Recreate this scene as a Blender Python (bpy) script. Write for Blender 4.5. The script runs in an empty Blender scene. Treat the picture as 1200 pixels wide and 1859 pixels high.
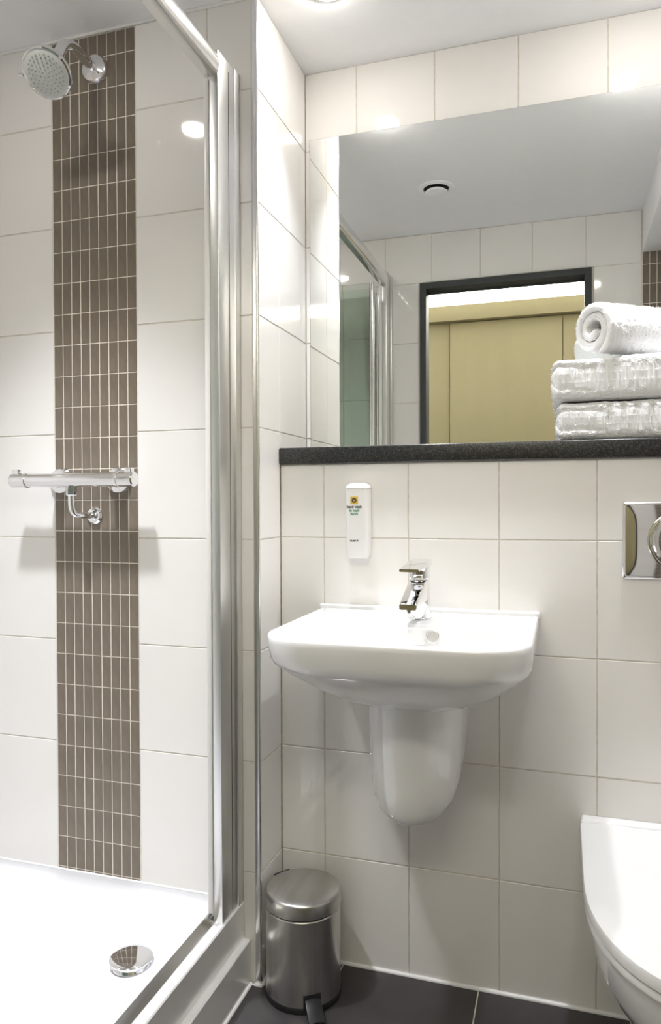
import bpy, bmesh, math, random
from math import sin, cos, pi, radians, atan2, sqrt
from mathutils import Vector, Matrix, noise

random.seed(7)
scene = bpy.context.scene
COL = scene.collection

# ------------------------------------------------------------------ camera
FPX, YAW, PITCH, ROLL = 1329.16, 0.3066, -0.0136, -0.0036
CAM = Vector((0.6389, -1.8117, 1.0774))
Rv = Vector((cos(YAW), sin(YAW), 0)); Fv = Vector((-sin(YAW), cos(YAW), 0)); Uv = Vector((0, 0, 1))
F2 = Fv * cos(PITCH) + Uv * sin(PITCH); U2 = -Fv * sin(PITCH) + Uv * cos(PITCH)
R3 = Rv * cos(ROLL) + U2 * sin(ROLL); U3 = -Rv * sin(ROLL) + U2 * cos(ROLL)
cd = bpy.data.cameras.new('camera'); cam = bpy.data.objects.new('camera', cd); COL.objects.link(cam)
cd.sensor_fit = 'HORIZONTAL'; cd.sensor_width = 36.0; cd.lens = FPX / 1200 * 36.0
cd.clip_start = 0.02
m = Matrix((R3, U3, -F2)).transposed().to_4x4(); m.translation = CAM
cam.matrix_world = m
scene.camera = cam

# ------------------------------------------------------------------ world, exposure
w = bpy.data.worlds.new('world'); scene.world = w; w.use_nodes = True
w.node_tree.nodes['Background'].inputs[0].default_value = (1, 0.97, 0.92, 1)
w.node_tree.nodes['Background'].inputs[1].default_value = 0.15
vs = scene.view_settings
vs.view_transform = 'Standard'; vs.look = 'None'; vs.gamma = 1.0; vs.use_curve_mapping = False
vs.exposure = 1.74
SPOT_W = {'basin': 18.0, 'toilet': 19.5, 'shower': 47.0}
COVE = 5.0
LIGHT_COL = (0.955, 0.985, 1.065)
SPOT_A = {'basin': (84, 1.0), 'toilet': (84, 1.0), 'shower': (79, 1.0)}

# ------------------------------------------------------------------ dimensions
H = 2.188            # ceiling
YB = -0.1865         # face of the boxed-out lower wall
YS = -0.316          # face of the shower wall
YF = -1.235          # wall with the door
XL, XR = -0.86, 1.25
TW, TH, Z0 = 0.2, 0.2483, 0.2499
ZR = [0.0] + [Z0 + k * TH for k in range(8)] + [H]

# ------------------------------------------------------------------ materials
def mat(name, col, rough=0.5, metal=0.0, spec=0.5, coat=0.0, emis=None, emis_s=0.0, trans=0.0, ior=1.5, sheen=0.0):
    mt = bpy.data.materials.new(name); mt.use_nodes = True
    b = mt.node_tree.nodes['Principled BSDF']
    b.inputs['Base Color'].default_value = (*col, 1)
    b.inputs['Roughness'].default_value = rough
    b.inputs['Metallic'].default_value = metal
    b.inputs['Specular IOR Level'].default_value = spec
    b.inputs['Coat Weight'].default_value = coat
    b.inputs['Transmission Weight'].default_value = trans
    b.inputs['IOR'].default_value = ior
    b.inputs['Sheen Weight'].default_value = sheen
    if emis:
        b.inputs['Emission Color'].default_value = (*emis, 1)
        b.inputs['Emission Strength'].default_value = emis_s
    return mt

def add_noise(mt, scale, c1, c2, lo=0.4, hi=0.6, detail=4, stretch=None, bump=0.0, bump_scale=None, rough=None):
    nt = mt.node_tree; b = nt.nodes['Principled BSDF']
    tc = nt.nodes.new('ShaderNodeTexCoord'); mp = nt.nodes.new('ShaderNodeMapping')
    nt.links.new(tc.outputs['Object'], mp.inputs['Vector'])
    if stretch: mp.inputs['Scale'].default_value = stretch
    n = nt.nodes.new('ShaderNodeTexNoise'); n.inputs['Scale'].default_value = scale; n.inputs['Detail'].default_value = detail
    nt.links.new(mp.outputs['Vector'], n.inputs['Vector'])
    r = nt.nodes.new('ShaderNodeValToRGB')
    r.color_ramp.elements[0].position = lo; r.color_ramp.elements[0].color = (*c1, 1)
    r.color_ramp.elements[1].position = hi; r.color_ramp.elements[1].color = (*c2, 1)
    nt.links.new(n.outputs['Fac'], r.inputs['Fac']); nt.links.new(r.outputs['Color'], b.inputs['Base Color'])
    if bump:
        n2 = n
        if bump_scale:
            n2 = nt.nodes.new('ShaderNodeTexNoise'); n2.inputs['Scale'].default_value = bump_scale; n2.inputs['Detail'].default_value = 3
            nt.links.new(mp.outputs['Vector'], n2.inputs['Vector'])
        bp = nt.nodes.new('ShaderNodeBump'); bp.inputs['Strength'].default_value = bump; bp.inputs['Distance'].default_value = 0.002
        nt.links.new(n2.outputs['Fac'], bp.inputs['Height']); nt.links.new(bp.outputs['Normal'], b.inputs['Normal'])
    if rough:
        mr = nt.nodes.new('ShaderNodeMapRange'); mr.inputs['To Min'].default_value = rough[0]; mr.inputs['To Max'].default_value = rough[1]
        nt.links.new(n.outputs['Fac'], mr.inputs['Value']); nt.links.new(mr.outputs['Result'], b.inputs['Roughness'])
    return mt

M = {}
M['tile'] = add_noise(mat('cream_tile', (0.87, 0.845, 0.807), 0.06, spec=0.5), 3.0, (0.865, 0.84, 0.80), (0.878, 0.853, 0.815), bump=0.02, bump_scale=9)
M['mosaic'] = add_noise(mat('brown_mosaic', (0.18, 0.145, 0.11), 0.2), 22, (0.175, 0.142, 0.106), (0.205, 0.167, 0.126), stretch=(4, 4, 0.6), bump=0.03)
M['grout'] = add_noise(mat('grout', (0.70, 0.65, 0.57), 0.8), 60, (0.66, 0.61, 0.53), (0.74, 0.69, 0.61))
M['mgrout'] = add_noise(mat('mosaic_grout', (0.78, 0.72, 0.62), 0.8), 60, (0.74, 0.68, 0.58), (0.82, 0.76, 0.66))
M['caulk'] = add_noise(mat('silicone', (0.85, 0.84, 0.82), 0.35), 30, (0.82, 0.81, 0.79), (0.88, 0.87, 0.85))
M['paint'] = add_noise(mat('white_paint', (0.94, 0.94, 0.945), 0.6), 40, (0.935, 0.935, 0.94), (0.945, 0.945, 0.95), bump=0.03)
M['floor'] = add_noise(mat('charcoal_tile', (0.06, 0.055, 0.055), 0.35), 7, (0.032, 0.029, 0.030), (0.058, 0.053, 0.054), lo=0.3, hi=0.7, bump=0.08, bump_scale=25, rough=(0.28, 0.45))
M['ceramic'] = add_noise(mat('white_ceramic', (0.80, 0.795, 0.785), 0.06, coat=0.3), 4, (0.795, 0.79, 0.78), (0.805, 0.80, 0.79))
M['acrylic'] = add_noise(mat('white_acrylic', (0.77, 0.77, 0.78), 0.18), 4, (0.765, 0.765, 0.775), (0.775, 0.775, 0.785))
M['chrome'] = add_noise(mat('chrome', (0.86, 0.86, 0.87), 0.05, 1.0), 5, (0.85, 0.85, 0.86), (0.87, 0.87, 0.88))
M['satin'] = add_noise(mat('polished_aluminium', (0.86, 0.86, 0.855), 0.2, 1.0), 6, (0.85, 0.85, 0.845), (0.87, 0.87, 0.865), stretch=(40, 1, 40), rough=(0.17, 0.23))
M['sill'] = add_noise(mat('sill_aluminium', (0.90, 0.89, 0.875), 0.28, 0.4), 6, (0.89, 0.88, 0.865), (0.91, 0.90, 0.885))
M['anodised'] = add_noise(mat('satin_aluminium', (0.72, 0.715, 0.70), 0.36, 1.0), 6, (0.71, 0.705, 0.69), (0.73, 0.725, 0.71), rough=(0.33, 0.39))
M['trim'] = add_noise(mat('steel_trim', (0.85, 0.85, 0.85), 0.25, 1.0), 6, (0.84, 0.84, 0.84), (0.86, 0.86, 0.86))
M['steel'] = add_noise(mat('brushed_steel', (0.60, 0.585, 0.56), 0.3, 1.0), 90, (0.58, 0.565, 0.54), (0.62, 0.605, 0.58), stretch=(1, 1, .01), rough=(0.27, 0.31))
M['steel_lid'] = add_noise(mat('brushed_steel_lid', (0.56, 0.55, 0.53), 0.3, 1.0), 40, (0.52, 0.51, 0.49), (0.60, 0.59, 0.57), stretch=(1, .02, 1), rough=(0.30, 0.34))
M['black'] = add_noise(mat('black_plastic', (0.012, 0.012, 0.013), 0.35), 30, (0.010, 0.010, 0.011), (0.016, 0.016, 0.017))
M['granite'] = add_noise(mat('black_granite', (0.03, 0.03, 0.03), 0.28), 420, (0.012, 0.012, 0.012), (0.10, 0.098, 0.094), lo=0.46, hi=0.78, detail=2, bump=0.05)
M['mirror'] = mat('mirror_glass', (0.90, 0.915, 0.895), 0.0, 1.0)
M['mirror_edge'] = add_noise(mat('mirror_edge', (0.10, 0.11, 0.10), 0.3), 9, (0.09, 0.10, 0.09), (0.12, 0.13, 0.12))
M['towel'] = add_noise(mat('terry_towel', (0.93, 0.925, 0.915), 0.95, spec=0.1, sheen=0.2), 260, (0.92, 0.915, 0.905), (0.94, 0.935, 0.925), bump=0.6, bump_scale=700)
M['plastic'] = add_noise(mat('white_plastic', (0.86, 0.845, 0.82), 0.3), 8, (0.855, 0.84, 0.815), (0.865, 0.85, 0.825))
M['cap'] = add_noise(mat('cap_plastic', (0.90, 0.89, 0.87), 0.25), 8, (0.895, 0.885, 0.865), (0.905, 0.895, 0.875))
M['rubber'] = add_noise(mat('pale_rubber', (0.62, 0.64, 0.60), 0.5), 30, (0.60, 0.62, 0.58), (0.64, 0.66, 0.62))
M['nozzle'] = add_noise(mat('grey_rubber', (0.36, 0.38, 0.36), 0.5), 30, (0.34, 0.36, 0.34), (0.38, 0.40, 0.38))
M['frame'] = add_noise(mat('grey_door_paint', (0.045, 0.05, 0.05), 0.6), 20, (0.042, 0.047, 0.047), (0.05, 0.055, 0.055))
M['olive'] = add_noise(mat('olive_panel', (0.275, 0.235, 0.13), 0.45), 9, (0.27, 0.23, 0.127), (0.28, 0.24, 0.134), stretch=(1, 1, 0.2))
M['olive_dk'] = add_noise(mat('olive_wall', (0.36, 0.31, 0.18), 0.6), 9, (0.35, 0.30, 0.175), (0.37, 0.32, 0.19))
M['carpet'] = add_noise(mat('brown_carpet', (0.12, 0.09, 0.06), 0.95), 200, (0.09, 0.07, 0.045), (0.15, 0.115, 0.08), bump=0.6)
M['lamp'] = mat('lamp_lens', (1, 1, 1), 0.4, emis=(1.0, 0.96, 0.90), emis_s=40.0)
M['cove'] = mat('cove_diffuser', (0.95, 0.95, 0.85), 0.5, emis=(1.0, 0.97, 0.86), emis_s=COVE)
M['dark'] = add_noise(mat('dark_gap', (0.03, 0.028, 0.022), 0.8), 20, (0.028, 0.026, 0.02), (0.033, 0.031, 0.025))
M['ink'] = add_noise(mat('black_print', (0.02, 0.018, 0.02), 0.5), 20, (0.018, 0.016, 0.018), (0.024, 0.02, 0.024))
M['green_ink'] = add_noise(mat('green_print', (0.07, 0.28, 0.17), 0.5), 20, (0.065, 0.27, 0.16), (0.075, 0.29, 0.18))
M['yellow_ink'] = add_noise(mat('yellow_print', (0.72, 0.52, 0.08), 0.5), 20, (0.70, 0.50, 0.07), (0.74, 0.54, 0.09))
M['brown_ink'] = add_noise(mat('brown_print', (0.10, 0.05, 0.045), 0.5), 20, (0.09, 0.045, 0.04), (0.11, 0.055, 0.05))

gl = bpy.data.materials.new('green_glass'); gl.use_nodes = True
nt = gl.node_tree; b = nt.nodes['Principled BSDF']
b.inputs['Base Color'].default_value = (0.92, 0.98, 0.925, 1); b.inputs['Roughness'].default_value = 0.0
b.inputs['Transmission Weight'].default_value = 1.0; b.inputs['IOR'].default_value = 1.45
M['glass'] = gl

# ------------------------------------------------------------------ mesh helpers
def mk(name, me, material, parent=None, loc=None):
    o = bpy.data.objects.new(name, me); COL.objects.link(o)
    if material is not None and len(me.materials) == 0:
        me.materials.append(M[material])
    if parent is not None: o.parent = parent
    if loc is not None: o.location = loc
    return o

def finish(bm, name, smooth=False, ang=35):
    bmesh.ops.recalc_face_normals(bm, faces=bm.faces)
    me = bpy.data.meshes.new(name); bm.to_mesh(me); bm.free()
    if smooth:
        me.shade_smooth(); me.set_sharp_from_angle(angle=radians(ang))
    return me

def empty(name, loc=(0, 0, 0)):
    o = bpy.data.objects.new(name, None); o.empty_display_size = 0.05; COL.objects.link(o); o.location = loc
    return o

def tag(o, label, cat, group=None, kind=None):
    o['label'] = label; o['category'] = cat
    if group: o['group'] = group
    if kind: o['kind'] = kind
    return o

def bm_box(bm, x0, x1, y0, y1, z0, z1):
    vs = [bm.verts.new((x, y, z)) for z in (z0, z1) for y in (y0, y1) for x in (x0, x1)]
    for f in ((0, 2, 3, 1), (4, 5, 7, 6), (0, 1, 5, 4), (2, 6, 7, 3), (0, 4, 6, 2), (1, 3, 7, 5)):
        bm.faces.new([vs[i] for i in f])
    return vs

def boxes(name, material, blist, parent=None, bev=0.0, seg=2, off=(0, 0, 0), smooth=False):
    bm = bmesh.new()
    for q in blist:
        bm_box(bm, q[0] - off[0], q[1] - off[0], q[2] - off[1], q[3] - off[1], q[4] - off[2], q[5] - off[2])
    if bev > 0:
        bmesh.ops.bevel(bm, geom=list(bm.edges), offset=bev, segments=seg, affect='EDGES', profile=0.5)
    return mk(name, finish(bm, name, smooth or bev > 0, 40), material, parent)

def box(name, material, x0, x1, y0, y1, z0, z1, parent=None, bev=0.0, seg=2, off=(0, 0, 0)):
    return boxes(name, material, [(x0, x1, y0, y1, z0, z1)], parent, bev, seg, off)

def loft(name, material, rings, parent=None, cap0=True, cap1=True, smooth=True, ang=40, closed=True):
    bm = bmesh.new(); vr = []
    for r in rings: vr.append([bm.verts.new(p) for p in r])
    n = len(rings[0])
    for a, c in zip(vr[:-1], vr[1:]):
        for i in range(n if closed else n - 1):
            j = (i + 1) % n
            bm.faces.new((a[i], a[j], c[j], c[i]))
    if cap0: bm.faces.new(list(reversed(vr[0])))
    if cap1: bm.faces.new(vr[-1])
    return mk(name, finish(bm, name, smooth, ang), material, parent)

def basis(d):
    d = Vector(d).normalized()
    a = Vector((0, 0, 1)) if abs(d.z) < 0.9 else Vector((1, 0, 0))
    u = d.cross(a).normalized(); v = d.cross(u).normalized()
    return d, u, v

def lathe(name, material, prof, origin, axis=(0, 0, 1), parent=None, n=40, smooth=True, ang=35):
    """prof: list of (distance along axis, radius)"""
    d, u, v = basis(axis); o = Vector(origin); rings = []
    for h, r in prof:
        r = max(r, 1e-5)
        rings.append([o + d * h + (u * cos(2 * pi * i / n) + v * sin(2 * pi * i / n)) * r for i in range(n)])
    return loft(name, material, rings, parent, True, True, smooth, ang)

def ring(name, material, r0, r1, z0, z1, origin, axis=(0, 0, 1), parent=None, n=40):
    return lathe_open(name, material, [(z0, r0), (z0, r1), (z1, r1), (z1, r0), (z0, r0)], origin, axis, parent, n)

def lathe_open(name, material, prof, origin, axis, parent, n=40):
    d, u, v = basis(axis); o = Vector(origin); rings = []
    for h, r in prof:
        rings.append([o + d * h + (u * cos(2 * pi * i / n) + v * sin(2 * pi * i / n)) * r for i in range(n)])
    return loft(name, material, rings, parent, False, False, True, 35)

def tube(name, material, pts, rad, parent=None, n=20, cap=True):
    pts = [Vector(p) for p in pts]; rings = []
    t0 = (pts[1] - pts[0]).normalized(); d, u, v = basis(t0)
    for i, p in enumerate(pts):
        t = (pts[min(i + 1, len(pts) - 1)] - pts[max(i - 1, 0)]).normalized()
        u = (u - t * u.dot(t)).normalized(); v = t.cross(u)
        r = rad[i] if isinstance(rad, (list, tuple)) else rad
        rings.append([p + (u * cos(2 * pi * k / n) + v * sin(2 * pi * k / n)) * r for k in range(n)])
    return loft(name, material, rings, parent, cap, cap, True, 50)

def bez(p0, p1, p2, p3, n):
    p0, p1, p2, p3 = map(Vector, (p0, p1, p2, p3)); out = []
    for i in range(n + 1):
        t = i / n; s = 1 - t
        out.append(p0 * s ** 3 + p1 * 3 * s * s * t + p2 * 3 * s * t * t + p3 * t ** 3)
    return out

def rrect(x0, x1, y0, y1, rf, rb, z, n=10):
    """rounded rectangle, y0 = front (small y), rf front radius, rb back radius; counter clockwise"""
    rf = min(rf, (x1 - x0) / 2 - 1e-4, y1 - y0 - rb - 1e-4); pts = []
    for cx, cy, r, a0 in ((x0 + rf, y0 + rf, rf, pi), (x1 - rf, y0 + rf, rf, 1.5 * pi), (x1 - rb, y1 - rb, rb, 0), (x0 + rb, y1 - rb, rb, 0.5 * pi)):
        for i in range(n + 1):
            a = a0 + 0.5 * pi * i / n
            pts.append(Vector((cx + r * cos(a), cy + r * sin(a), z)))
    return pts

def prism_y(name, material, poly, y0, y1, parent=None, bev=0.0):
    """extrude an (x,z) polygon along y"""
    bm = bmesh.new()
    a = [bm.verts.new((x, y0, z)) for x, z in poly]; c = [bm.verts.new((x, y1, z)) for x, z in poly]
    n = len(poly)
    for i in range(n):
        j = (i + 1) % n; bm.faces.new((a[i], a[j], c[j], c[i]))
    bm.faces.new(list(reversed(a))); bm.faces.new(c)
    if bev: bmesh.ops.bevel(bm, geom=list(bm.edges), offset=bev, segments=2, affect='EDGES', profile=0.5)
    return mk(name, finish(bm, name, True, 30), material, parent)

_tc = {}
def tile_mesh(kind, a, h, t=0.005, bev=0.0009):
    key = (kind, round(a, 4), round(h, 4))
    if key not in _tc:
        bm = bmesh.new(); bm_box(bm, -a / 2, a / 2, 0, t, -h / 2, h / 2)   # front face at y = 0, looks to -y
        es = [e for e in bm.edges if all(v.co.y < 1e-6 for v in e.verts)]
        bmesh.ops.bevel(bm, geom=es, offset=bev, segments=1, affect='EDGES')
        me = finish(bm, kind); me.materials.append(M['mosaic' if kind == 'mosaic_tile' else 'tile' if kind == 'tile' else 'floor'])
        _tc[key] = me
    return _tc[key]

FACE = {'-y': 0.0, '+x': pi / 2, '+y': pi, '-x': -pi / 2}
def tile(parent, kind, u0, u1, z0, z1, plane, face, gap=0.0026):
    """tile on a wall; u is x for ±y walls and y for ±x walls"""
    if u1 - u0 < gap + 0.004 or z1 - z0 < gap + 0.004: return
    me = tile_mesh(kind, u1 - u0 - gap, z1 - z0 - gap)
    u, z = (u0 + u1) / 2, (z0 + z1) / 2
    o = bpy.data.objects.new(kind, me); COL.objects.link(o); o.parent = parent
    o.location = (u, plane, z) if face in ('-y', '+y') else (plane, u, z)
    o.location = tuple(a + (random.uniform(-.00015, .00015)) for a in o.location)
    o.rotation_euler = (random.uniform(-.0006, .0006), 0, FACE[face] + random.uniform(-.0006, .0006))
    return o

def tile_grid(parent, us, zs, plane, face, kind='tile', gap=0.0026, skip=None):
    for a, c in zip(us[:-1], us[1:]):
        for z0, z1 in zip(zs[:-1], zs[1:]):
            if skip and skip(a, c, z0, z1): continue
            tile(parent, kind, a, c, z0, z1, plane, face, gap)

def text_mesh(body, size):
    cu = bpy.data.curves.new('t', 'FONT'); cu.body = body; cu.size = size; cu.align_x = 'CENTER'; cu.align_y = 'CENTER'
    cu.extrude = 0.0002; cu.offset = 0.00022; cu.resolution_u = 3
    o = bpy.data.objects.new('t', cu); COL.objects.link(o)
    dg = bpy.context.evaluated_depsgraph_get()
    me = bpy.data.meshes.new_from_object(o.evaluated_get(dg))
    bpy.data.objects.remove(o); bpy.data.curves.remove(cu)
    return me

# ================================================================== STRUCTURE
REC = 0.0014   # grout lies this deep behind the tile faces
def structure(o, label, cat): return tag(o, label, cat, kind='structure')

wall_back = structure(box('wall_back', 'grout', 0.0, XR, REC, 0.1, 0, H), 'cream tiled wall above the granite shelf, behind the mirror', 'wall')
XU = [0, .1385, .3385, .5385, .7385, .9385, 1.1385, XR]
tile_grid(wall_back, XU, [ZR[8], H], 0.0, '-y')
tile_grid(wall_back, XU[:2], [1.205] + ZR[5:9], 0.0, '-y')

boxing = structure(box('wall_boxing', 'grout', 0.0, XR, YB + REC, 0.0, 0, 1.1665), 'boxed-out cream tiled lower wall behind basin and toilet', 'wall')
tile_grid(boxing, [0, .1083, .3083, .5083, .7083, .9083, 1.1083, XR], ZR[:5] + [1.1665], YB, '-y')

wall_shower = structure(box('wall_shower', 'grout', -0.96, -REC, YS + REC, 0.1, 0, H), 'cream tiled shower wall with a vertical brown mosaic band', 'wall')
MX0, MW, MH = -0.5365, 0.02556, 0.0745
MX1 = MX0 + 9 * MW
ZS = [0.184] + ZR[2:]
tile_grid(wall_shower, [XL, -0.7365, MX0], ZS, YS, '-y')
tile_grid(wall_shower, [MX1, -0.121], ZS, YS, '-y')
tile_grid(wall_shower, [-0.121, -0.0125], ZR, YS, '-y')
tile_grid(wall_shower, [YS + 0.002, -0.1895], ZR, 0.0, '+x')
tile_grid(wall_shower, [-0.1895, 0.0], [1.205] + ZR[5:], 0.0, '+x')
mz = [0.172] + [0.1905 + k * MH for k in range(27)]
mz = [z for z in mz if z < H - 0.01] + [H - 0.006]
backing = box('mosaic_backing', 'mgrout', MX0 - .001, MX1 + .001, YS + .0009, YS + .003, 0.18, H, wall_shower)
for k in range(9):
    for z0, z1 in zip(mz[:-1], mz[1:]):
        tile(wall_shower, 'mosaic_tile', MX0 + k * MW, MX0 + (k + 1) * MW, z0, z1, YS, '-y', 0.0021)

wall_left = structure(box('wall_left', 'grout', -0.96, XL - REC, YF, YS, 0, H), 'cream tiled end wall of the shower', 'wall')
tile_grid(wall_left, [YF, -1.116, -0.916, -0.716, -0.516, YS], ZS, XL, '+x')

DX0, DX1, DZ = 0.0735, 0.7475, 1.985
bmx = [(-0.96, DX0, YF - .06, YF - REC, 0, 2.5), (DX1, 1.35, YF - .06, YF - REC, 0, 2.5), (DX0, DX1, YF - .06, YF - REC, DZ, 2.5)]
wall_front = structure(boxes('wall_front', 'grout', bmx), 'cream tiled wall around the bathroom doorway, seen in the mirror', 'wall')
tile_grid(wall_front, [XL, -.6743, -.4743, -.2743, -.0743, DX0 - .006], ZR[:9], YF, '+y')
tile_grid(wall_front, [XL, -.6743, -.4743, -.2743, -.0743, .1228, .3207, .5246, .7268, .927, XR], ZR[8:], YF, '+y',
          skip=lambda a, c, z0, z1: a > .926)
tile_grid(wall_front, [DX1 + .008, .928], ZR[:9], YF, '+y')
tile_grid(wall_front, [1.163, XR], ZR[:9], YF, '+y')
box('mosaic_backing', 'mgrout', .928, 1.163, YF - .003, YF - .0009, 0, 2.03, wall_front)
mz2 = [z for z in [0.0] + [0.042 + k * MH for k in range(28)] if z < 2.02] + [2.027]
for k in range(9):
    for z0, z1 in zip(mz2[:-1], mz2[1:]):
        tile(wall_front, 'mosaic_tile', .93 + k * MW, .93 + (k + 1) * MW, z0, z1, YF, '+y', 0.0021)

wall_right = structure(box('wall_right', 'grout', XR + REC, 1.35, YF, 0.1, 0, H), 'cream tiled wall beyond the toilet', 'wall')
tile_grid(wall_right, [YF, -1.1, -.9, -.7, -.5, -.3, YB], ZR, XR, '-x')

ceiling = structure(box('ceiling', 'paint', -0.96, 1.35, YF, 0.1, H, 2.5), 'white painted bathroom ceiling', 'ceiling')
structure(box('ceiling_bulkhead', 'paint', .93, XR, YF, 0.0, 2.027, H, bev=.002), 'dropped white ceiling bulkhead over the toilet side', 'ceiling')

floor = structure(box('floor', 'grout', -0.03, XR, YF, YB, -0.1, -REC), 'charcoal tiled bathroom floor with pale joints', 'floor')
fx = [-0.03, .1525, .4635, .7745, 1.0855, XR]; fy = [YB, -.4975, -.8085, -1.1195, YF]
for a, c in zip(fx[:-1], fx[1:]):
    for y1, y0 in zip(fy[:-1], fy[1:]):
        o = bpy.data.objects.new('floor_tile', tile_mesh('floor_tile', c - a - .003, y1 - y0 - .003)); COL.objects.link(o)
        o.parent = floor; o.location = ((a + c) / 2, (y0 + y1) / 2, random.uniform(-.0001, .0001)); o.rotation_euler = (-pi / 2, 0, 0)

# white silicone joints
def caulk(name, pts, prof, label):
    o = tube(name, 'caulk', pts, prof, n=8); return structure(o, label, 'sealant')
caulk('trim_1', [(.005, YB - .001, .001), (XR, YB - .001, .001)], .0055, 'white silicone joint between floor and tiled back wall')
caulk('trim_2', [(-.0245, YF, .001), (-.0245, YS - .003, .001), (-.012, YS - .003, .001), (.002, YS - .004, .001), (.0035, YS + .004, .001), (.0035, YB, .001)], .0055, 'white silicone joint along the shower step and partition foot')
caulk('trim_3', [(XL, YS - .001, .1845), (-.06, YS - .001, .1845)], .003, 'white silicone joint between shower tray and tiles')
caulk('trim_4', [(XL, YS - .002, H - .002), (-.002, YS - .002, H - .002)], .004, 'white joint between shower tiles and ceiling')
# polished edge trim on the partition corner
bm = bmesh.new()
prof = [(-.0125, YS + .004), (-.0125, YS - .0005), (-.004, YS - .0012), (-.001, YS - .0008), (.0008, YS + .0012), (.0005, YS + .0035), (-.002, YS + .006)]
a = [bm.verts.new((x, y, 0.002)) for x, y in prof]; c = [bm.verts.new((x, y, H)) for x, y in prof]
for i in range(len(prof)):
    j = (i + 1) % len(prof); bm.faces.new((a[i], a[j], c[j], c[i]))
bm.faces.new(a); bm.faces.new(list(reversed(c)))
structure(mk('trim_5', finish(bm, 'trim_5', True, 60), 'trim'), 'polished metal tile trim on the partition corner', 'trim')

# door frame (doorway the picture is taken through)
dw = 0.026
door = structure(empty('door_1', ((DX0 + DX1) / 2, YF, 0)), 'dark grey door frame reflected in the mirror', 'door frame')
off = ((DX0 + DX1) / 2, YF, 0)
box('jamb', 'frame', DX0, DX0 + dw, YF - .068, YF + .010, 0, DZ - dw, door, .0015, off=off)
box('jamb', 'frame', DX1 - dw, DX1, YF - .068, YF + .010, 0, DZ - dw, door, .0015, off=off)
box('head', 'frame', DX0, DX1, YF - .068, YF + .010, DZ - dw, DZ, door, .0015, off=off)
box('door_stop', 'frame', DX0 + dw, DX1 - dw, YF - .068, YF - .052, DZ - dw - .006, DZ - dw, door, off=off)

# corridor behind the camera, visible through the doorway in the mirror
YC = -2.35
corr = structure(box('wall_corridor', 'olive_dk', -1.2, 1.9, YC - .1, YC - .012, 0, 2.5), 'olive corridor wall of wardrobe panels, seen in the mirror', 'wall')
box('wall_panel', 'olive', -.9, .030, YC - .012, YC - .006, 0, 2.078, corr, .0008)
box('wall_panel', 'olive', .036, .639, YC - .012, YC + .006, 0, 2.078, corr, .0015)
box('wall_panel', 'olive', .643, 1.5, YC - .012, YC + .003, 0, 2.078, corr, .0015)
box('pelmet', 'olive', -1.2, 1.9, YC - .012, YC + .05, 2.083, 2.168, corr, .002)
cove = tag(empty('cove_light', (.35, YC, 2.17)), 'long glowing cove light above olive panels in the mirror', 'light')
box('diffuser', 'cove', -1.2, 1.9, YC - .006, YC + .004, 2.172, 2.42, cove, off=(.35, YC, 2.17))
box('housing', 'olive', -1.2, 1.9, YC - .012, YC - .006, 2.168, 2.43, cove, off=(.35, YC, 2.17))
structure(box('ceiling_corridor', 'paint', -1.2, 1.9, YC - .1, YF - .06, 2.5, 2.56), 'white corridor ceiling behind the camera', 'ceiling')
structure(box('floor_corridor', 'carpet', -1.2, 1.9, YC - .1, YF - .06, -.1, 0.0), 'brown carpeted corridor floor', 'floor')
structure(box('wall_corridor_left', 'paint', -1.3, -1.2, YC - .1, YF - .06, 0, 2.5), 'white end wall of the corridor, shower side', 'wall')
structure(box('wall_corridor_right', 'paint', 1.9, 2.0, YC - .1, YF - .06, 0, 2.5), 'white end wall of the corridor, toilet side', 'wall')
boxes('plaster', 'paint', [(-1.2, DX0 - .001, YF - .066, YF - .06, 0, 2.5), (DX1 + .001, 1.9, YF - .066, YF - .06, 0, 2.5), (DX0 - .001, DX1 + .001, YF - .066, YF - .06, DZ, 2.5)], wall_front)

# ================================================================== CEILING FITTINGS
def downlight(x, y, key, label):
    t = tag(empty('downlight', (x, y, H)), label, 'light', 'recessed ceiling downlights')
    ring('bezel', 'chrome', .031, .043, -.004, 0.0, (0, 0, 0), (0, 0, 1), t)
    lathe('lens', 'lamp', [(-.0005, .031), (-.008, .031), (-.011, .026), (-.012, 0)], (0, 0, 0), (0, 0, 1), t, 32)
    ld = bpy.data.lights.new('lamp', 'SPOT'); ld.energy = SPOT_W[key]; ld.color = LIGHT_COL
    ld.spot_size = radians(SPOT_A[key][0]); ld.spot_blend = SPOT_A[key][1]; ld.shadow_soft_size = 0.045 if key == 'shower' else 0.032
    lo = bpy.data.objects.new('lamp', ld); COL.objects.link(lo); lo.parent = t; lo.location = (0, 0, -.014)
downlight(.150, -.295, 'basin', 'recessed downlight in the ceiling above basin and bin')
downlight(.790, -.280, 'toilet', 'recessed downlight in the ceiling above the toilet')
downlight(-.403, -.783, 'shower', 'recessed downlight in the ceiling over the shower tray')

vent = tag(empty('ceiling_vent', (.213, -.800, H)), 'round white ceiling air valve with dark slot, reflected in mirror', 'vent')
lathe_open('flange', 'paint', [(0, .062), (-.003, .061), (-.006, .050), (-.006, .046), (0, .045)], (0, 0, 0), (0, 0, 1), vent)
lathe('throat', 'dark', [(-.0006, .047), (-.0002, .047)], (0, 0, 0), (0, 0, 1), vent)
lathe('valve_disc', 'paint', [(-.002, .014), (-.008, .030), (-.015, .0395), (-.019, .0385), (-.021, .034), (-.0215, .0)], (0, 0, 0), (0, 0, 1), vent)

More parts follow.
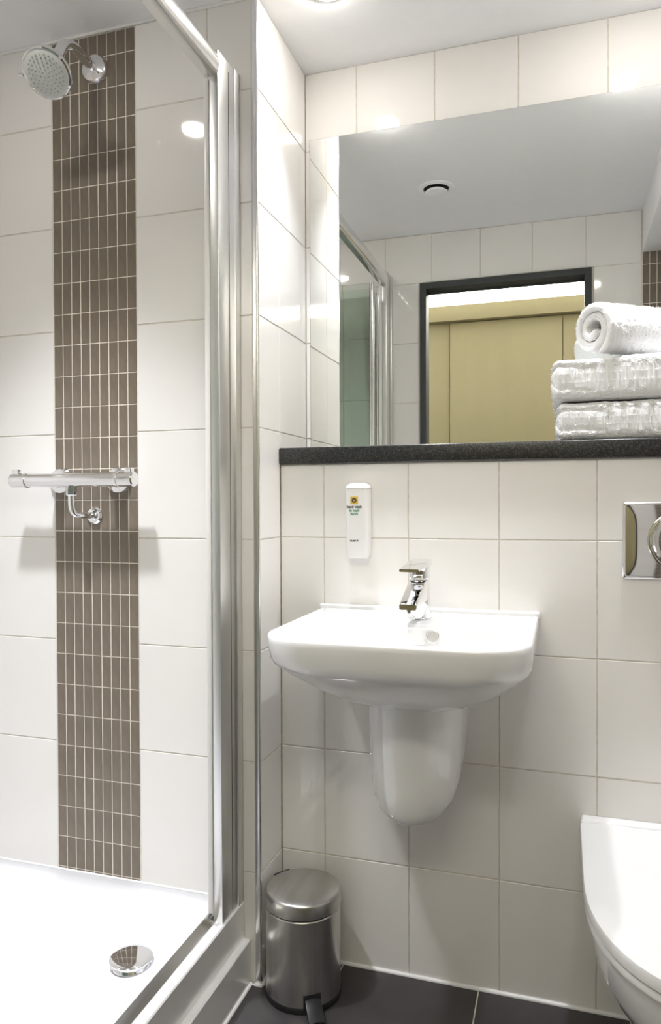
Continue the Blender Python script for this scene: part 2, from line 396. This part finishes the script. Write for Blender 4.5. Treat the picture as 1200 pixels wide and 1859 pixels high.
# ================================================================== SHELF, MIRROR
shelf = tag(box('granite_shelf', 'granite', 0.0005, XR, YB - .012, 0.0, 1.1665, 1.2055, bev=.003, seg=3), 'speckled black granite shelf below the mirror', 'shelf')
mir = tag(empty('wall_mirror', (.6, 0, 1.2055)), 'large frameless mirror above the granite shelf', 'mirror')
off = (.6, 0, 1.2055)
box('glass', 'mirror', .0145, XR, -.0065, -.0050, 1.2060, 2.0130, mir, off=off)
box('backing', 'mirror_edge', .0135, XR, -.0048, -.0004, 1.2058, 2.0142, mir, off=off)
# ================================================================== SHOWER
tray = tag(empty('shower_tray', (-.46, (YF + YS) / 2, 0.0)), 'white acrylic shower tray with sunken floor', 'shower tray')
off = Vector((-.46, (YF + YS) / 2, 0.0))
tx0, tx1, ty0, ty1 = XL + .001, -.0805, YF + .001, YS - .0005
R_ = lambda i, rad, z: [p - off for p in rrect(tx0 + i, tx1 - i * .55, ty0 + i, ty1 - i, rad, rad, z, 8)]
loft('tray_body', 'acrylic', [R_(0, .004, 0.002), R_(0, .004, .180), R_(.003, .006, .184), R_(.055, .05, .183), R_(.064, .055, .180), R_(.075, .06, .170),
     R_(.095, .07, .150), R_(.115, .08, .143), R_(.16, .09, .139), R_(.30, .03, .135)], tray, True, True, True, 60)
dc = lathe('drain_cap', 'chrome', [(0, .040), (.003, .041), (.003, .036), (.011, .036), (.012, .0425), (.0150, .0435), (.0172, .0405), (.0185, .030), (.0195, .015), (.0198, 0)],
           Vector((-.1965, -.527, .1385)) - off, (0, 0, 1), tray, 48)

scr = tag(empty('shower_enclosure', (-.055, (YF + YS) / 2, 0.0)), 'chrome shower frame of rail, uprights and stepped threshold', 'shower enclosure')
soff = Vector((-.055, (YF + YS) / 2, 0.0))
def smove(o):
    o.data.transform(Matrix.Translation(-soff)); o.parent = scr; return o
FX0, FX1 = -.066, -.045
# stepped threshold
poly = [(-.0800, .0005), (-.0800, .1700), (-.0635, .1700), (-.0635, .1850), (-.0560, .1840), (-.0555, .1825), (-.0535, .1825), (-.0530, .1845),
        (-.0430, .1845), (-.0405, .1820), (-.0400, .1030), (-.0370, .1010), (-.0270, .1005), (-.0250, .0985), (-.0245, .0005)]
th_ = smove(prism_y('threshold', 'sill', poly, YF + .001, YS - .0005))
lip = prism_y('track_lip', 'satin', [(-.0800, .1702), (-.0800, .2015), (-.0775, .2030), (-.0750, .2012), (-.0636, .1862), (-.0636, .1702)], YF + .001, YS - .0005)
lip.data.transform(Matrix.Translation(-soff)); lip.parent = th_
# uprights at both walls
for yw, s in ((YS - .0005, -1), (YF + .001, 1)):
    L = [yw, yw + s * .026]
    pr = smove(box('wall_channel', 'anodised', -.068, -.0415, min(L), max(L), .184, 2.021, bev=.0012))
    L = [yw + s * .026, yw + s * .101]
    up = smove(box('upright', 'anodised', FX0, FX1, min(L), max(L), .184, 2.021, bev=.0015))
    L = [yw + s * .050, yw + s * .052]
    g = smove(box('groove', 'dark', FX1 - .001, FX1 + .0003, min(L), max(L), .190, 2.0))
    L = [yw + s * .074, yw + s * .104]
    smove(box('seal', 'plastic', -.0775, FX0, min(L), max(L), .205, 1.962, bev=.002))
# top rail: rounded front
pr = []
for i in range(9):
    t = -pi / 2 + pi * i / 8
    pr.append((-.052 + .010 * cos(t), 1.991 + .024 * sin(t)))
pr = [(-.074, 1.966)] + [(-.060, 1.966)] + pr + [(-.070, 2.016), (-.074, 2.012)]
smove(prism_y('top_rail', 'satin', pr, YF + .102, YS - .1015))
# two folded leaves standing into the shower
leaf_thing = tag(empty('shower_door', (-.09, -1.12, .215)), 'bifold glass shower door folded open, reflected in the mirror', 'shower door')
lo_ = Vector((-.09, -1.12, .215))
for yy, top in ((-1.062, 1.955), (-1.172, 1.945)):
    gp = box('glass_leaf', 'glass', -.46, -.099, yy - .003, yy + .003, .225, top, leaf_thing, .0006, off=lo_)
    lathe('stile', 'satin', [(0, .010), (top - .225, .010)], Vector((-.090, yy, .218)) - lo_, (0, 0, 1), gp, 20)
    lathe('pivot', 'satin', [(0, .008), (.012, .008), (.014, .006), (.016, .006)], Vector((-.090, yy, top - .006)) - lo_, (0, 0, 1), gp, 20)
    box('edge_seal', 'plastic', -.470, -.458, yy - .005, yy + .005, .225, top, gp, .001, off=lo_)

# shower valve
VX, VY, VZ = -.441, -.381, 1.1305
val = tag(empty('shower_valve', (VX, YS, VZ)), 'chrome bar shower mixer valve across the mosaic band', 'shower valve')
X = (1, 0, 0)
lathe('bar', 'chrome', [(-.128, .0165), (.122, .0165)], (0, VY - YS, 0), X, val)
for s, w_ in ((-1, .038), (1, .041)):
    x0 = s * .124
    lathe('collar', 'satin', [(x0 - .004, .0165), (x0 - .004, .0182), (x0 + .004, .0182), (x0 + .004, .0165)], (0, VY - YS, 0), X, val)
    h = lathe('handle', 'chrome', [(x0 + s * .004, .0172), (x0 + s * w_, .0172), (x0 + s * (w_ + .003), .0150), (x0 + s * (w_ + .0035), 0.0)], (0, VY - YS, 0), X, val)
    xe = x0 + s * (w_ - .011)
    boxes('lever', 'chrome', [(xe - .009, xe + .009, VY - YS - .008, VY - YS + .006, .0150, .0265)], h, .002)
for xr in (-.516, -.3555):
    lathe('rosette', 'chrome', [(0, .032), (.004, .032), (.010, .029), (.012, .022), (.012, .016), (.052, .016)], (xr - VX, 0, 0), (0, -1, 0), val)
lathe('outlet_nut', 'chrome', [(-.014, .0105), (-.020, .0125), (-.034, .0125), (-.036, .010)], (.000, VY - YS, 0), (0, 0, 1), val, 6)
tube('outlet_pipe', 'chrome', [(0, VY - YS, -.034)] + bez((0, VY - YS, -.046), (.001, VY - YS, -.082), (.006, VY - YS + .006, -.083), (.014, -.030, -.083), 10) + [(.0165, -.012, -.083), (.017, -.001, -.083)], .0078, val)
lathe('outlet_rosette', 'chrome', [(0, .021), (.003, .021), (.007, .017), (.008, .011), (.016, .011)], (.017, 0, -.083), (0, -1, 0), val)
lathe('outlet_screw', 'chrome', [(0, .005), (.004, .005), (.006, .004)], (.019, -.010, -.069), (.1, -.3, 1), val, 16)

# shower head
SX, SZ = -.411, 2.098
hd = tag(empty('overhead_shower', (SX, YS, SZ)), 'round chrome shower head on a bent wall arm', 'shower head')
lathe('rosette', 'chrome', [(0, .034), (.005, .034), (.013, .030), (.017, .019), (.019, .012)], (0, 0, 0), (0, -1, 0), hd)
HC = Vector((.004, -.181, -.1075))                      # centre of the spray face
HN = Vector((.10, -.66, -.745)).normalized()            # where it looks
back = HC - HN * .052
arm = [(0, -.012, 0)] + bez((0, -.045, .003), (0, -.105, .010), (0, -.118, .006), back - HN * .004, 12)
tube('arm', 'chrome', arm, .0120, hd)
lathe('ball_joint', 'chrome', [(-.006, .010), (0, .0145), (.010, .0150), (.016, .0135), (.020, .0165)], back, HN, hd)
hb = lathe('head', 'chrome', [(-.034, .015), (-.026, .026), (-.016, .043), (-.008, .0505), (0, .0530), (.005, .0518), (.0065, .0485), (.005, .047)], HC - HN * .004, HN, hd, 56)
fp = lathe('spray_face', 'rubber', [(-.004, .0465), (.0015, .0465), (.003, .0435), (.003, 0)], HC, HN, hd, 56)
d_, u_, v_ = basis(HN)
bm = bmesh.new()
for r_, n_ in ((.007, 5), (.0145, 10), (.0222, 15), (.0300, 20), (.0372, 25)):
    for i in range(n_):
        a_ = 2 * pi * (i + r_ * 97 % 1) / n_
        c_ = HC + HN * .0032 + (u_ * cos(a_) + v_ * sin(a_)) * r_
        bmesh.ops.create_cone(bm, cap_ends=True, segments=8, radius1=.0021, radius2=.0015, depth=.0022,
                              matrix=Matrix.Translation(c_) @ HN.to_track_quat('Z', 'Y').to_matrix().to_4x4())
nz = mk('nozzle_field', finish(bm, 'nozzles', True, 40), 'nozzle', fp); nz['kind'] = 'stuff'
lv = HC + (-u_ if u_.x > 0 else u_) * .0545
lathe('spray_lever', 'chrome', [(0, .004), (.007, .0045), (.011, .003)], lv - HN * .004, (-1, -.15, .05), hd, 12)

# ================================================================== BASIN
bas = tag(empty('wash_basin', (.343, YB, .83)), 'white ceramic wall-hung wash basin with rounded corners', 'basin')
boff = Vector((.343, YB, .83))
yb = YB - .0003
def br(x0, x1, yf, rf, z, yback=None, rb=.004): return [p - boff for p in rrect(x0, x1, yf, yb if yback is None else yback, rf, rb, z, 12)]
rings = [br(.270, .424, -.395, .06, .668), br(.232, .462, -.430, .08, .676), br(.192, .502, -.478, .10, .696), br(.158, .537, -.524, .11, .723),
         br(.132, .562, -.559, .115, .748), br(.1170, .5775, -.580, .112, .765), br(.1085, .5860, -.5905, .106, .776), br(.1050, .5895, -.5950, .102, .787), br(.1020, .5920, -.600, .100, .820), br(.1028, .5912, -.5995, .099, .8280),
         br(.1055, .5888, -.5972, .097, .8318), br(.1100, .5843, -.5930, .093, .8325), br(.126, .5690, -.575, .080, .8325, -.362, .05), br(.1305, .5645, -.570, .078, .8305, -.3665, .048),
         br(.136, .559, -.564, .075, .822, -.370, .046), br(.150, .545, -.548, .07, .775, -.379, .045), br(.173, .522, -.53, .065, .735, -.392, .04), br(.216, .477, -.505, .05, .716, -.41, .035), br(.30, .387, -.47, .02, .711, -.43, .015)]
loft('bowl', 'ceramic', rings, bas, True, True, True, 60)
box('upstand', 'ceramic', .1005 - boff.x, .5935 - boff.x, -.0165, -.0002, -.006, .0118, bas, .004, 3)
lathe('overflow_ring', 'anodised', [(-.004, .0135), (.0020, .0135), (.0028, .0115), (.0012, .0105), (.0012, 0)], Vector((.394, -.3715, .8105)) - boff, (0, -1, .16), bas, 28)

ped = tag(empty('basin_shroud', (.343, YB, .45)), 'white ceramic half pedestal under the basin', 'pedestal')
def pr_(hw, yf, z, n=18):
    hw_ = hw; d = min(YB - yf - .001, hw * 1.25); pts = []
    for i in range(n + 1):
        a_ = pi + pi * i / n
        pts.append(Vector((hw * cos(a_), (yf + d - YB) + d * sin(a_), z)))
    pts += [Vector((hw, -.0003, z)), Vector((-hw, -.0003, z))]
    return pts
z0_ = .45
prs = [(.020, -.330, .4185), (.050, -.362, .4205), (.066, -.376, .426), (.079, -.386, .437), (.0875, -.392, .454), (.0925, -.3955, .48), (.0955, -.397, .52), (.098, -.398, .60), (.100, -.398, .6685)]
# keep the wall side in place: the bottom rises a little towards the wall
loft('shroud_body', 'ceramic', [[Vector((p.x, p.y, z - z0_ + (.045 if z < .5 else .0 if z > .58 else .03) * max(0, 1 + p.y / .20))) for p in pr_(hw, yf, z)] for hw, yf, z in prs], ped, True, True, True, 60)

# tap
TX, TY, TZ = .3545, -.297, .8327
tap = tag(empty('basin_tap', (TX, TY, TZ)), 'chrome single-lever mixer tap on the basin', 'tap')
def sq(cx, cy, hx, hy, z, p=3.2, n=32):
    out = []
    for i in range(n):
        a_ = 2 * pi * i / n; c_, s_ = cos(a_), sin(a_)
        out.append(Vector((cx + hx * abs(c_) ** (2 / p) * (1 if c_ >= 0 else -1), cy + hy * abs(s_) ** (2 / p) * (1 if s_ >= 0 else -1), z)))
    return out
loft('base_ring', 'chrome', [sq(0, 0, .0255, .0255, 0, 2), sq(0, 0, .0255, .0255, .003, 2), sq(0, 0, .0245, .0245, .004, 2)], tap)
loft('body', 'chrome', [sq(0, 0, .0245, .0245, .004, 2), sq(0, 0, .0238, .0240, .02, 2.2), sq(0, -.001, .0222, .0235, .05, 2.6), sq(0, -.001, .0208, .0225, .078, 3), sq(0, -.001, .0200, .0215, .084, 3)], tap)
def sp(y, w_, z0, z1): # rectangular section at y
    r_ = .004; pts = []
    for cx, cz, a0 in ((-w_ + r_, z0 + r_, pi), (w_ - r_, z0 + r_, 1.5 * pi), (w_ - r_, z1 - r_, 0), (-w_ + r_, z1 - r_, .5 * pi)):
        for i in range(5):
            a_ = a0 + .5 * pi * i / 4; pts.append(Vector((cx + r_ * cos(a_), y, cz + r_ * sin(a_))))
    return pts
loft('spout', 'chrome', [sp(.005, .0195, .040, .084), sp(-.020, .0195, .040, .083), sp(-.050, .019, .039, .072), sp(-.085, .0185, .037, .060), sp(-.116, .018, .035, .050), sp(-.124, .017, .0355, .046)], tap)
lathe('aerator', 'chrome', [(.002, .0130), (-.008, .0130), (-.009, .0110), (-.012, .0110), (-.012, 0)], (0, -.106, .0365), (0, 0, 1), tap, 28)
loft('handle_neck', 'chrome', [sq(0, -.001, .0203, .0215, .0862, 3), sq(0, -.001, .0214, .0225, .0875, 3), sq(0, -.001, .0205, .0222, .097, 3.2), sq(0, -.001, .0208, .0228, .106, 3.4), sq(0, -.002, .0214, .0240, .113, 3.6)], tap)
def spl(y, w_, z0, z1):
    r_ = .0024; pts = []
    for cx, cz, a0 in ((-w_ + r_, z0 + r_, pi), (w_ - r_, z0 + r_, 1.5 * pi), (w_ - r_, z1 - r_, 0), (-w_ + r_, z1 - r_, .5 * pi)):
        for i in range(5):
            a_ = a0 + .5 * pi * i / 4; pts.append(Vector((cx + r_ * cos(a_), y, cz + r_ * sin(a_))))
    return pts
loft('lever', 'chrome', [spl(.025, .0208, .109, .1235), spl(.0, .0214, .110, .1225), spl(-.035, .0212, .1108, .1200), spl(-.075, .0205, .1095, .1165), spl(-.112, .0195, .1075, .1130)], tap)

# ================================================================== SOAP DISPENSER
DXc, DZ0, DZ1 = .1965, .950, 1.118
sd = tag(empty('soap_dispenser', (DXc, YB, DZ0)), 'white wall soap dispenser printed with hand wash', 'soap dispenser')
yd = -.036
def dsec(hw, yf, z): return [p for p in rrect(-hw, hw, yf, -.0003, min(.012, hw * .4), .003, z, 6)]
hz = DZ1 - DZ0
loft('body', 'plastic', [dsec(.0235, yd + .004, 0), dsec(.0255, yd + .001, .004), dsec(.0262, yd, .02), dsec(.0265, yd, hz - .011)], sd)
loft('cap', 'cap', [dsec(.0268, yd - .0006, hz - .0105), dsec(.0266, yd - .0004, hz - .007), dsec(.0245, yd + .002, hz - .003), dsec(.0195, yd + .007, hz + .0005), dsec(.0130, yd + .013, hz + .0025), dsec(.005, yd + .018, hz + .0032)], sd)
def put_text(name, s, size, x, z, material, sx=1.0):
    me = text_mesh(s, size)
    me.transform(Matrix.Translation((x, yd - .0003, z)) @ Matrix.Rotation(pi / 2, 4, 'X') @ Matrix.Diagonal((sx, 1, 1, 1)))
    me.materials.clear(); return mk(name, me, material, sd)
tx_ = -.0045
put_text('lettering', 'hand wash', .0102, tx_, hz - .0515, 'ink', .82)
put_text('lettering', 'to wash', .0092, tx_, hz - .0598, 'green_ink', .82)
put_text('lettering', 'hands', .0092, tx_, hz - .0672, 'green_ink', .82)
put_text('lettering', 'PUMP IT', .0056, tx_, hz - .1285, 'ink', .95)
em = box('emblem', 'yellow_ink', tx_ - .0088, tx_ + .0088, yd - .0005, yd + .001, hz - .0455, hz - .0285, sd)
bm = bmesh.new()
n_ = 16
cv = Vector((tx_ - .0002, yd - .0008, hz - .037)); pts = []
for i in range(2 * n_):
    r_ = .0066 if i % 2 == 0 else .0048
    a_ = pi * i / n_; pts.append(bm.verts.new((cv.x + r_ * cos(a_), cv.y, cv.z + r_ * sin(a_))))
bm.faces.new(pts)
mk('flower', finish(bm, 'flower'), 'brown_ink', em)
lathe('flower_heart', 'yellow_ink', [(0, .0019), (.0004, .0019)], (cv.x, cv.y, cv.z), (0, -1, 0), em, 16)

# ================================================================== FLUSH PLATE
FPX0, FPX1, FPZ0, FPZ1 = .7575, .9755, .9185, 1.0745
fcx, fcz = (FPX0 + FPX1) / 2, (FPZ0 + FPZ1) / 2
fl = tag(empty('flush_plate', (fcx, YB, fcz)), 'rectangular chrome flush plate with round button above the toilet', 'flush plate')
hw, hh = (FPX1 - FPX0) / 2, (FPZ1 - FPZ0) / 2
def fsec(i, y, r=.004):
    return [Vector((p.x, y, p.y)) for p in rrect(-hw + i, hw - i, -hh + i, hh - i, r, r, 0, 4)]
loft('plate_rim', 'chrome', [fsec(0, -.0003), fsec(0, -.008), fsec(.0015, -.0095), fsec(.0042, -.0095), fsec(.0055, -.0075)], fl, True, False)
# slightly dished face
bm = bmesh.new(); nx, nz_ = 24, 16; g = []
for j in range(nz_ + 1):
    for i in range(nx + 1):
        u, v = i / nx * 2 - 1, j / nz_ * 2 - 1
        g.append(bm.verts.new((u * (hw - .0052), -.0078 - .0035 * (1 - u ** 6) * (1 - .8 * v ** 4), v * (hh - .0052))))
for j in range(nz_):
    for i in range(nx):
        a_ = j * (nx + 1) + i; bm.faces.new((g[a_], g[a_ + 1], g[a_ + nx + 2], g[a_ + nx + 1]))
mk('plate_face', finish(bm, 'plate_face', True, 60), 'chrome', fl)
lathe('button_ring', 'chrome', [(.008, .0630), (.0135, .0625), (.0150, .0600), (.0150, .0570), (.0120, .0555)], (0, 0, 0), (0, -1, 0), fl, 56)
lathe('large_button', 'chrome', [(.009, .0545), (.0165, .0535), (.0185, .050), (.0170, .040), (.0160, .0)], (0, 0, 0), (0, -1, 0), fl, 56)
lathe('small_button', 'chrome', [(.014, .0400), (.0205, .0395), (.0220, .0370), (.0205, .0250), (.020, .0)], (.006, 0, 0), (0, -1, 0), fl, 48)

# ================================================================== TOILET
tcx = .858
wc = tag(empty('toilet', (tcx, YB, .2)), 'white wall-hung toilet with closed lid', 'toilet')
def dsh(hw, ys, yf, z, yback=-.0004, n=28, p=2.15):
    """D outline: straight sides from the back to ys, then a rounded front to yf (y relative to the wall)"""
    pts = [Vector((-hw, yback, z))]
    for i in range(n + 1):
        a_ = pi + pi * i / n; c_, s_ = cos(a_), sin(a_)
        pts.append(Vector((hw * (1 if c_ >= 0 else -1) * abs(c_) ** (2 / p), ys + (ys - yf) * (1 if s_ >= 0 else -1) * abs(s_) ** (2 / p), z)))
    pts.append(Vector((hw, yback, z)))
    return pts
zz = lambda z: z - .2
loft('pan', 'ceramic', [dsh(.070, -.12, -.16, zz(.075)), dsh(.085, -.15, -.22, zz(.085)), dsh(.100, -.18, -.30, zz(.14)), dsh(.112, -.20, -.37, zz(.19)), dsh(.130, -.22, -.44, zz(.235)),
     dsh(.153, -.24, -.495, zz(.270)), dsh(.168, -.25, -.522, zz(.305)), dsh(.173, -.255, -.532, zz(.34)), dsh(.1755, -.258, -.538, zz(.366)), dsh(.1745, -.257, -.537, zz(.3705)), dsh(.171, -.255, -.532, zz(.3715))], wc)
loft('pan_ledge', 'ceramic', [[Vector((p.x, p.y, z)) for p in rrect(-.1815 + i, .1815 - i, -.030 + i, -.0004, .006, .003, 0, 5)] for i, z in ((0, zz(.36)), (0, zz(.4115)), (.003, zz(.4155)), (.006, zz(.4165)))], wc)
def seat(name, za, zb, hw, yf, yback):
    loft(name, 'ceramic', [dsh(hw - .004, -.275, yf + .004, za, yback), dsh(hw, -.275, yf, za + .003, yback), dsh(hw, -.275, yf, zb - .006, yback), dsh(hw - .0018, -.275, yf + .002, zb - .0015, yback), dsh(hw - .006, -.275, yf + .006, zb, yback),
                           dsh(hw - .05, -.255, yf + .06, zb + .001, yback)], wc)
seat('seat', zz(.3730), zz(.3880), .1825, -.549, -.038)
seat('lid', zz(.3890), zz(.4115), .1840, -.553, -.030)

# ================================================================== PEDAL BIN
BX, BY, BR = .0935, -.2995, .0825
pb = tag(empty('pedal_bin', (BX, BY, 0)), 'small brushed steel pedal bin in the corner below the basin', 'bin')
lathe('base_ring', 'black', [(.0005, .080), (.0005, .0845), (.010, .0845), (.013, .0825)], (0, 0, 0), (0, 0, 1), pb, 56)
lathe('body', 'steel', [(.010, BR), (.192, BR), (.194, BR - .002)], (0, 0, 0), (0, 0, 1), pb, 64)
lathe('lid_gap', 'black', [(.193, BR - .003), (.199, BR - .003)], (0, 0, 0), (0, 0, 1), pb, 56)
lathe('lid', 'steel_lid', [(.1985, BR - .0005), (.1985, BR + .0015), (.224, BR + .0012), (.2275, BR - .0005), (.2295, BR - .004), (.2320, BR - .018), (.2345, BR * .5), (.2352, 0)], (0, 0, 0), (0, 0, 1), pb, 64)
pa = atan2(-.078, .050); ca, sa = cos(pa), sin(pa)
def rot(o): o.data.transform(Matrix.Rotation(pa, 4, 'Z')); return o
rot(box('pedal_slot', 'black', BR - .010, BR + .0012, -.019, .019, .012, .042, pb, .001))
rot(loft('pedal', 'black', [[Vector((x, y, z)) for y, z in ((-w_, z0), (w_, z0), (w_, z1), (0, z1 + .003), (-w_, z1))] for x, w_, z0, z1 in
     ((BR - .006, .016, .020, .032), (BR + .012, .0165, .017, .030), (BR + .026, .017, .010, .022), (BR + .040, .017, .004, .013), (BR + .044, .016, .004, .010))], pb, ang=25))
ha = atan2(.6, -.8)
hbx = box('hinge', 'black', BR - .004, BR + .008, -.020, .020, .188, .226, pb, .002); hbx.data.transform(Matrix.Rotation(ha, 4, 'Z'))

# ================================================================== TOWELS
def fold_towel(name, x0, x1, y0, y1, z0, h, seed, label, band_x, sag=0.0):
    """folded towel: rounded-rectangle section in y/z swept along x, with layered folds and border bands"""
    bm = bmesh.new(); rnd = random.Random(seed)
    NX, NP = 230, 190
    ry = (y1 - y0) / 2; rz = h / 2; cy, cz = (y0 + y1) / 2, z0 + rz
    vr = []
    for i in range(NX + 1):
        s = i / NX; x = x0 + (x1 - x0) * s
        e = min(1.0, (x - x0) / .016, (x1 - x) / .016)     # rounded ends
        e = max(e, 0.02); k = (1 - (1 - e) ** 2.4) ** (1 / 2.4)
        row = []
        for j in range(NP):
            a = 2 * pi * j / NP; c_, s_ = cos(a), sin(a)
            p = 7.0
            yy = abs(c_) ** (2 / p) * (1 if c_ >= 0 else -1); z_ = abs(s_) ** (2 / p) * (1 if s_ >= 0 else -1)
            front = max(0.0, -yy) ** 6
            top = max(0.0, z_) ** 4
            zt = z_                                  # -1..1 over the front
            dy = 0.0
            if x < band_x:                           # folded layers show as horizontal ridges
                ph = (zt * .5 + .5) * 4.0 + .12 * sin(x * 40 + seed)
                dy = -.0040 * abs(sin(pi * ph)) ** .6 + .0032
                endw = max(0.0, 1 - (x - x0) / .02); dx = -.005 * abs(sin(pi * ph)) ** .6 * endw + .002 * endw
            else:                                    # flat woven border bands run up the front
                q = ((x - band_x) / .0265) % 1.0
                terry = max(0.0, min(1.0, (abs(q - .5) - .20) / .06))
                dy = (-.0020 * terry * (.45 + .55 * exp_(-((zt - .1) / .5) ** 2)) + .0010 * (1 - terry))
                dx = 0.0
            Y = cy + ry * yy * (.55 + .45 * k) + dy * front
            Z = cz + rz * z_ * k
            n1 = noise.noise(Vector((x * 14, Y * 14, Z * 14 + seed))) * .0035
            n2 = noise.noise(Vector((x * 90, Y * 90, Z * 90 + seed))) * .0013
            n3 = rnd.uniform(-.0009, .0009)
            fl_ = 1.0 if z_ > -.8 else .12
            Z += (n1 * top * 1.6 + (n2 + n3) * (.3 + .7 * abs(z_))) * fl_ + sag * top * sin((x - x0) * 9 + seed) * .004
            Y += (n2 * 1.2 + n3) * abs(yy)
            X = x + (dx if x < band_x else 0) + (n3 if k < .95 else 0)
            if z_ < -.55: Z = max(Z, z0 + .0004)
            row.append(bm.verts.new((X - x0, Y - cy, Z - z0)))
        vr.append(row)
    for a, c in zip(vr[:-1], vr[1:]):
        for j in range(NP):
            k2 = (j + 1) % NP; bm.faces.new((a[j], a[k2], c[k2], c[j]))
    bm.faces.new(list(reversed(vr[0]))); bm.faces.new(vr[-1])
    o = mk(name, finish(bm, name, True, 80), 'towel'); o.location = (x0, cy, z0)
    return tag(o, label, 'towel', 'white towels on the shelf')
def exp_(v): return math.exp(v)

SH = 1.2055
fold_towel('folded_towel', .6270, 1.02, -.178, -.012, SH, .083, 3, 'white folded terry towel at the bottom of the stack', .7210)
fold_towel('folded_towel', .6180, 1.02, -.180, -.012, SH + .0850, .094, 11, 'white folded terry towel in the middle of the stack', .7080, 1.0)

# rolled towel on top
def roll_towel():
    bm = bmesh.new(); rnd = random.Random(5)
    th, turns, NT, NA = .0205, 2.15, 260, 90
    R0 = .012; L = .175
    pts_o, pts_i = [], []
    for i in range(NT + 1):
        t = i / NT * turns * 2 * pi
        rm = R0 + th * t / (2 * pi)
        e = 1.0
        tail = (turns * 2 * pi - t)
        if tail < .5: e = max(.15, tail / .5) ** .5
        if t < .5: e = max(.15, t / .5) ** .5
        pts_o.append((t, rm + th * .47 * e)); pts_i.append((t, rm - th * .47 * e))
    a_end = -1.9     # where the free edge lies
    def P(t, r, s, k):
        a = t - turns * 2 * pi + a_end
        return r * cos(a), r * sin(a)
    loopn = 2 * (NT + 1); vr = []
    for k in range(NA + 1):
        s = k / NA * L
        e = min(1.0, s / .010, (L - s) / .010); pinch = (1 - (1 - max(e, .0)) ** 2) ** .5
        row = []
        for lst, sg in ((pts_o, 1), (list(reversed(pts_i)), -1)):
            for t, r in lst:
                rm = R0 + th * t / (2 * pi); r2 = rm + (r - rm) * (.45 + .55 * pinch)
                y, z = P(t, r2, s, k)
                n2 = noise.noise(Vector((s * 80, y * 80, z * 80))) * .0016 + rnd.uniform(-.0010, .0010)
                n1 = noise.noise(Vector((s * 16, y * 16, z * 16))) * .003
                l_ = sqrt(y * y + z * z) + 1e-6
                push = .006 * (1 - rm / .07) * 0 + rnd.uniform(-.0006, .0006)
                y += y / l_ * (n1 + n2) * (1 if sg > 0 else .4); z += z / l_ * (n1 + n2) * (1 if sg > 0 else .4)
                bulge = .007 * (1 - (rm / .062)) * (1 if k == 0 else 0)
                row.append(bm.verts.new((s + push * (1 if e < 1 else 0) - .004 * sin(t * .8) * (1 - s / L), y, z * .97)))
        vr.append(row)
    n = len(vr[0])
    for a, c in zip(vr[:-1], vr[1:]):
        for j in range(n):
            j2 = (j + 1) % n; bm.faces.new((a[j], a[j2], c[j2], c[j]))
    for row, fl in ((vr[0], False), (vr[-1], True)):
        m_ = NT + 1
        for i in range(NT):
            q = (row[i], row[i + 1], row[n - 2 - i], row[n - 1 - i])
            bm.faces.new(q if fl else tuple(reversed(q)))
    o = mk('rolled_towel', finish(bm, 'rolled_towel', True, 80), 'towel')
    return o
rt = roll_towel()
rt.location = (.6980, -.150, SH + .0850 + .094 + .0600)
rt.rotation_euler = (0, 0, radians(37))
tag(rt, 'white terry towel rolled up on top of the stack', 'towel', 'white towels on the shelf')

# terry pile: short loose loops standing off the cloth
def pile(o, n, seed, length=.0036):
    me = o.data; rnd = random.Random(seed); polys = me.polygons; vs_, fs_ = [], []
    areas = []; acc = 0.0
    for p in polys: acc += p.area; areas.append(acc)
    import bisect
    for i in range(n):
        p = polys[min(bisect.bisect(areas, rnd.random() * acc), len(polys) - 1)]
        if p.normal.z < -.55 or len(p.vertices) > 8: continue
        if p.normal.z > .7 and o.name.startswith('folded'): continue
        c_ = p.center; nn = p.normal
        d = (nn + Vector((rnd.uniform(-.8, .8), rnd.uniform(-.8, .8), rnd.uniform(-.8, .8)))).normalized()
        t = d.cross(Vector((rnd.uniform(-1, 1), rnd.uniform(-1, 1), rnd.uniform(-1, 1)))).normalized() * .0005
        l_ = length * rnd.uniform(.4, 1.0); k = len(vs_)
        tip = c_ + d * l_
        if tip.z < .0005 and o.name.startswith('folded'): continue
        vs_ += [c_ - t, c_ + t, tip + t * .6, tip - t * .6]; fs_.append((k, k + 1, k + 2, k + 3))
    m2 = bpy.data.meshes.new('pile'); m2.from_pydata([tuple(v) for v in vs_], [], fs_)
    q = mk('terry_pile', m2, 'towel', o); q['kind'] = 'stuff'
for i, o in enumerate([o for o in COL.objects if o.name.startswith(('folded_towel', 'rolled_towel'))]):
    pile(o, 16000 if 'folded' in o.name else 12000, 40 + i)
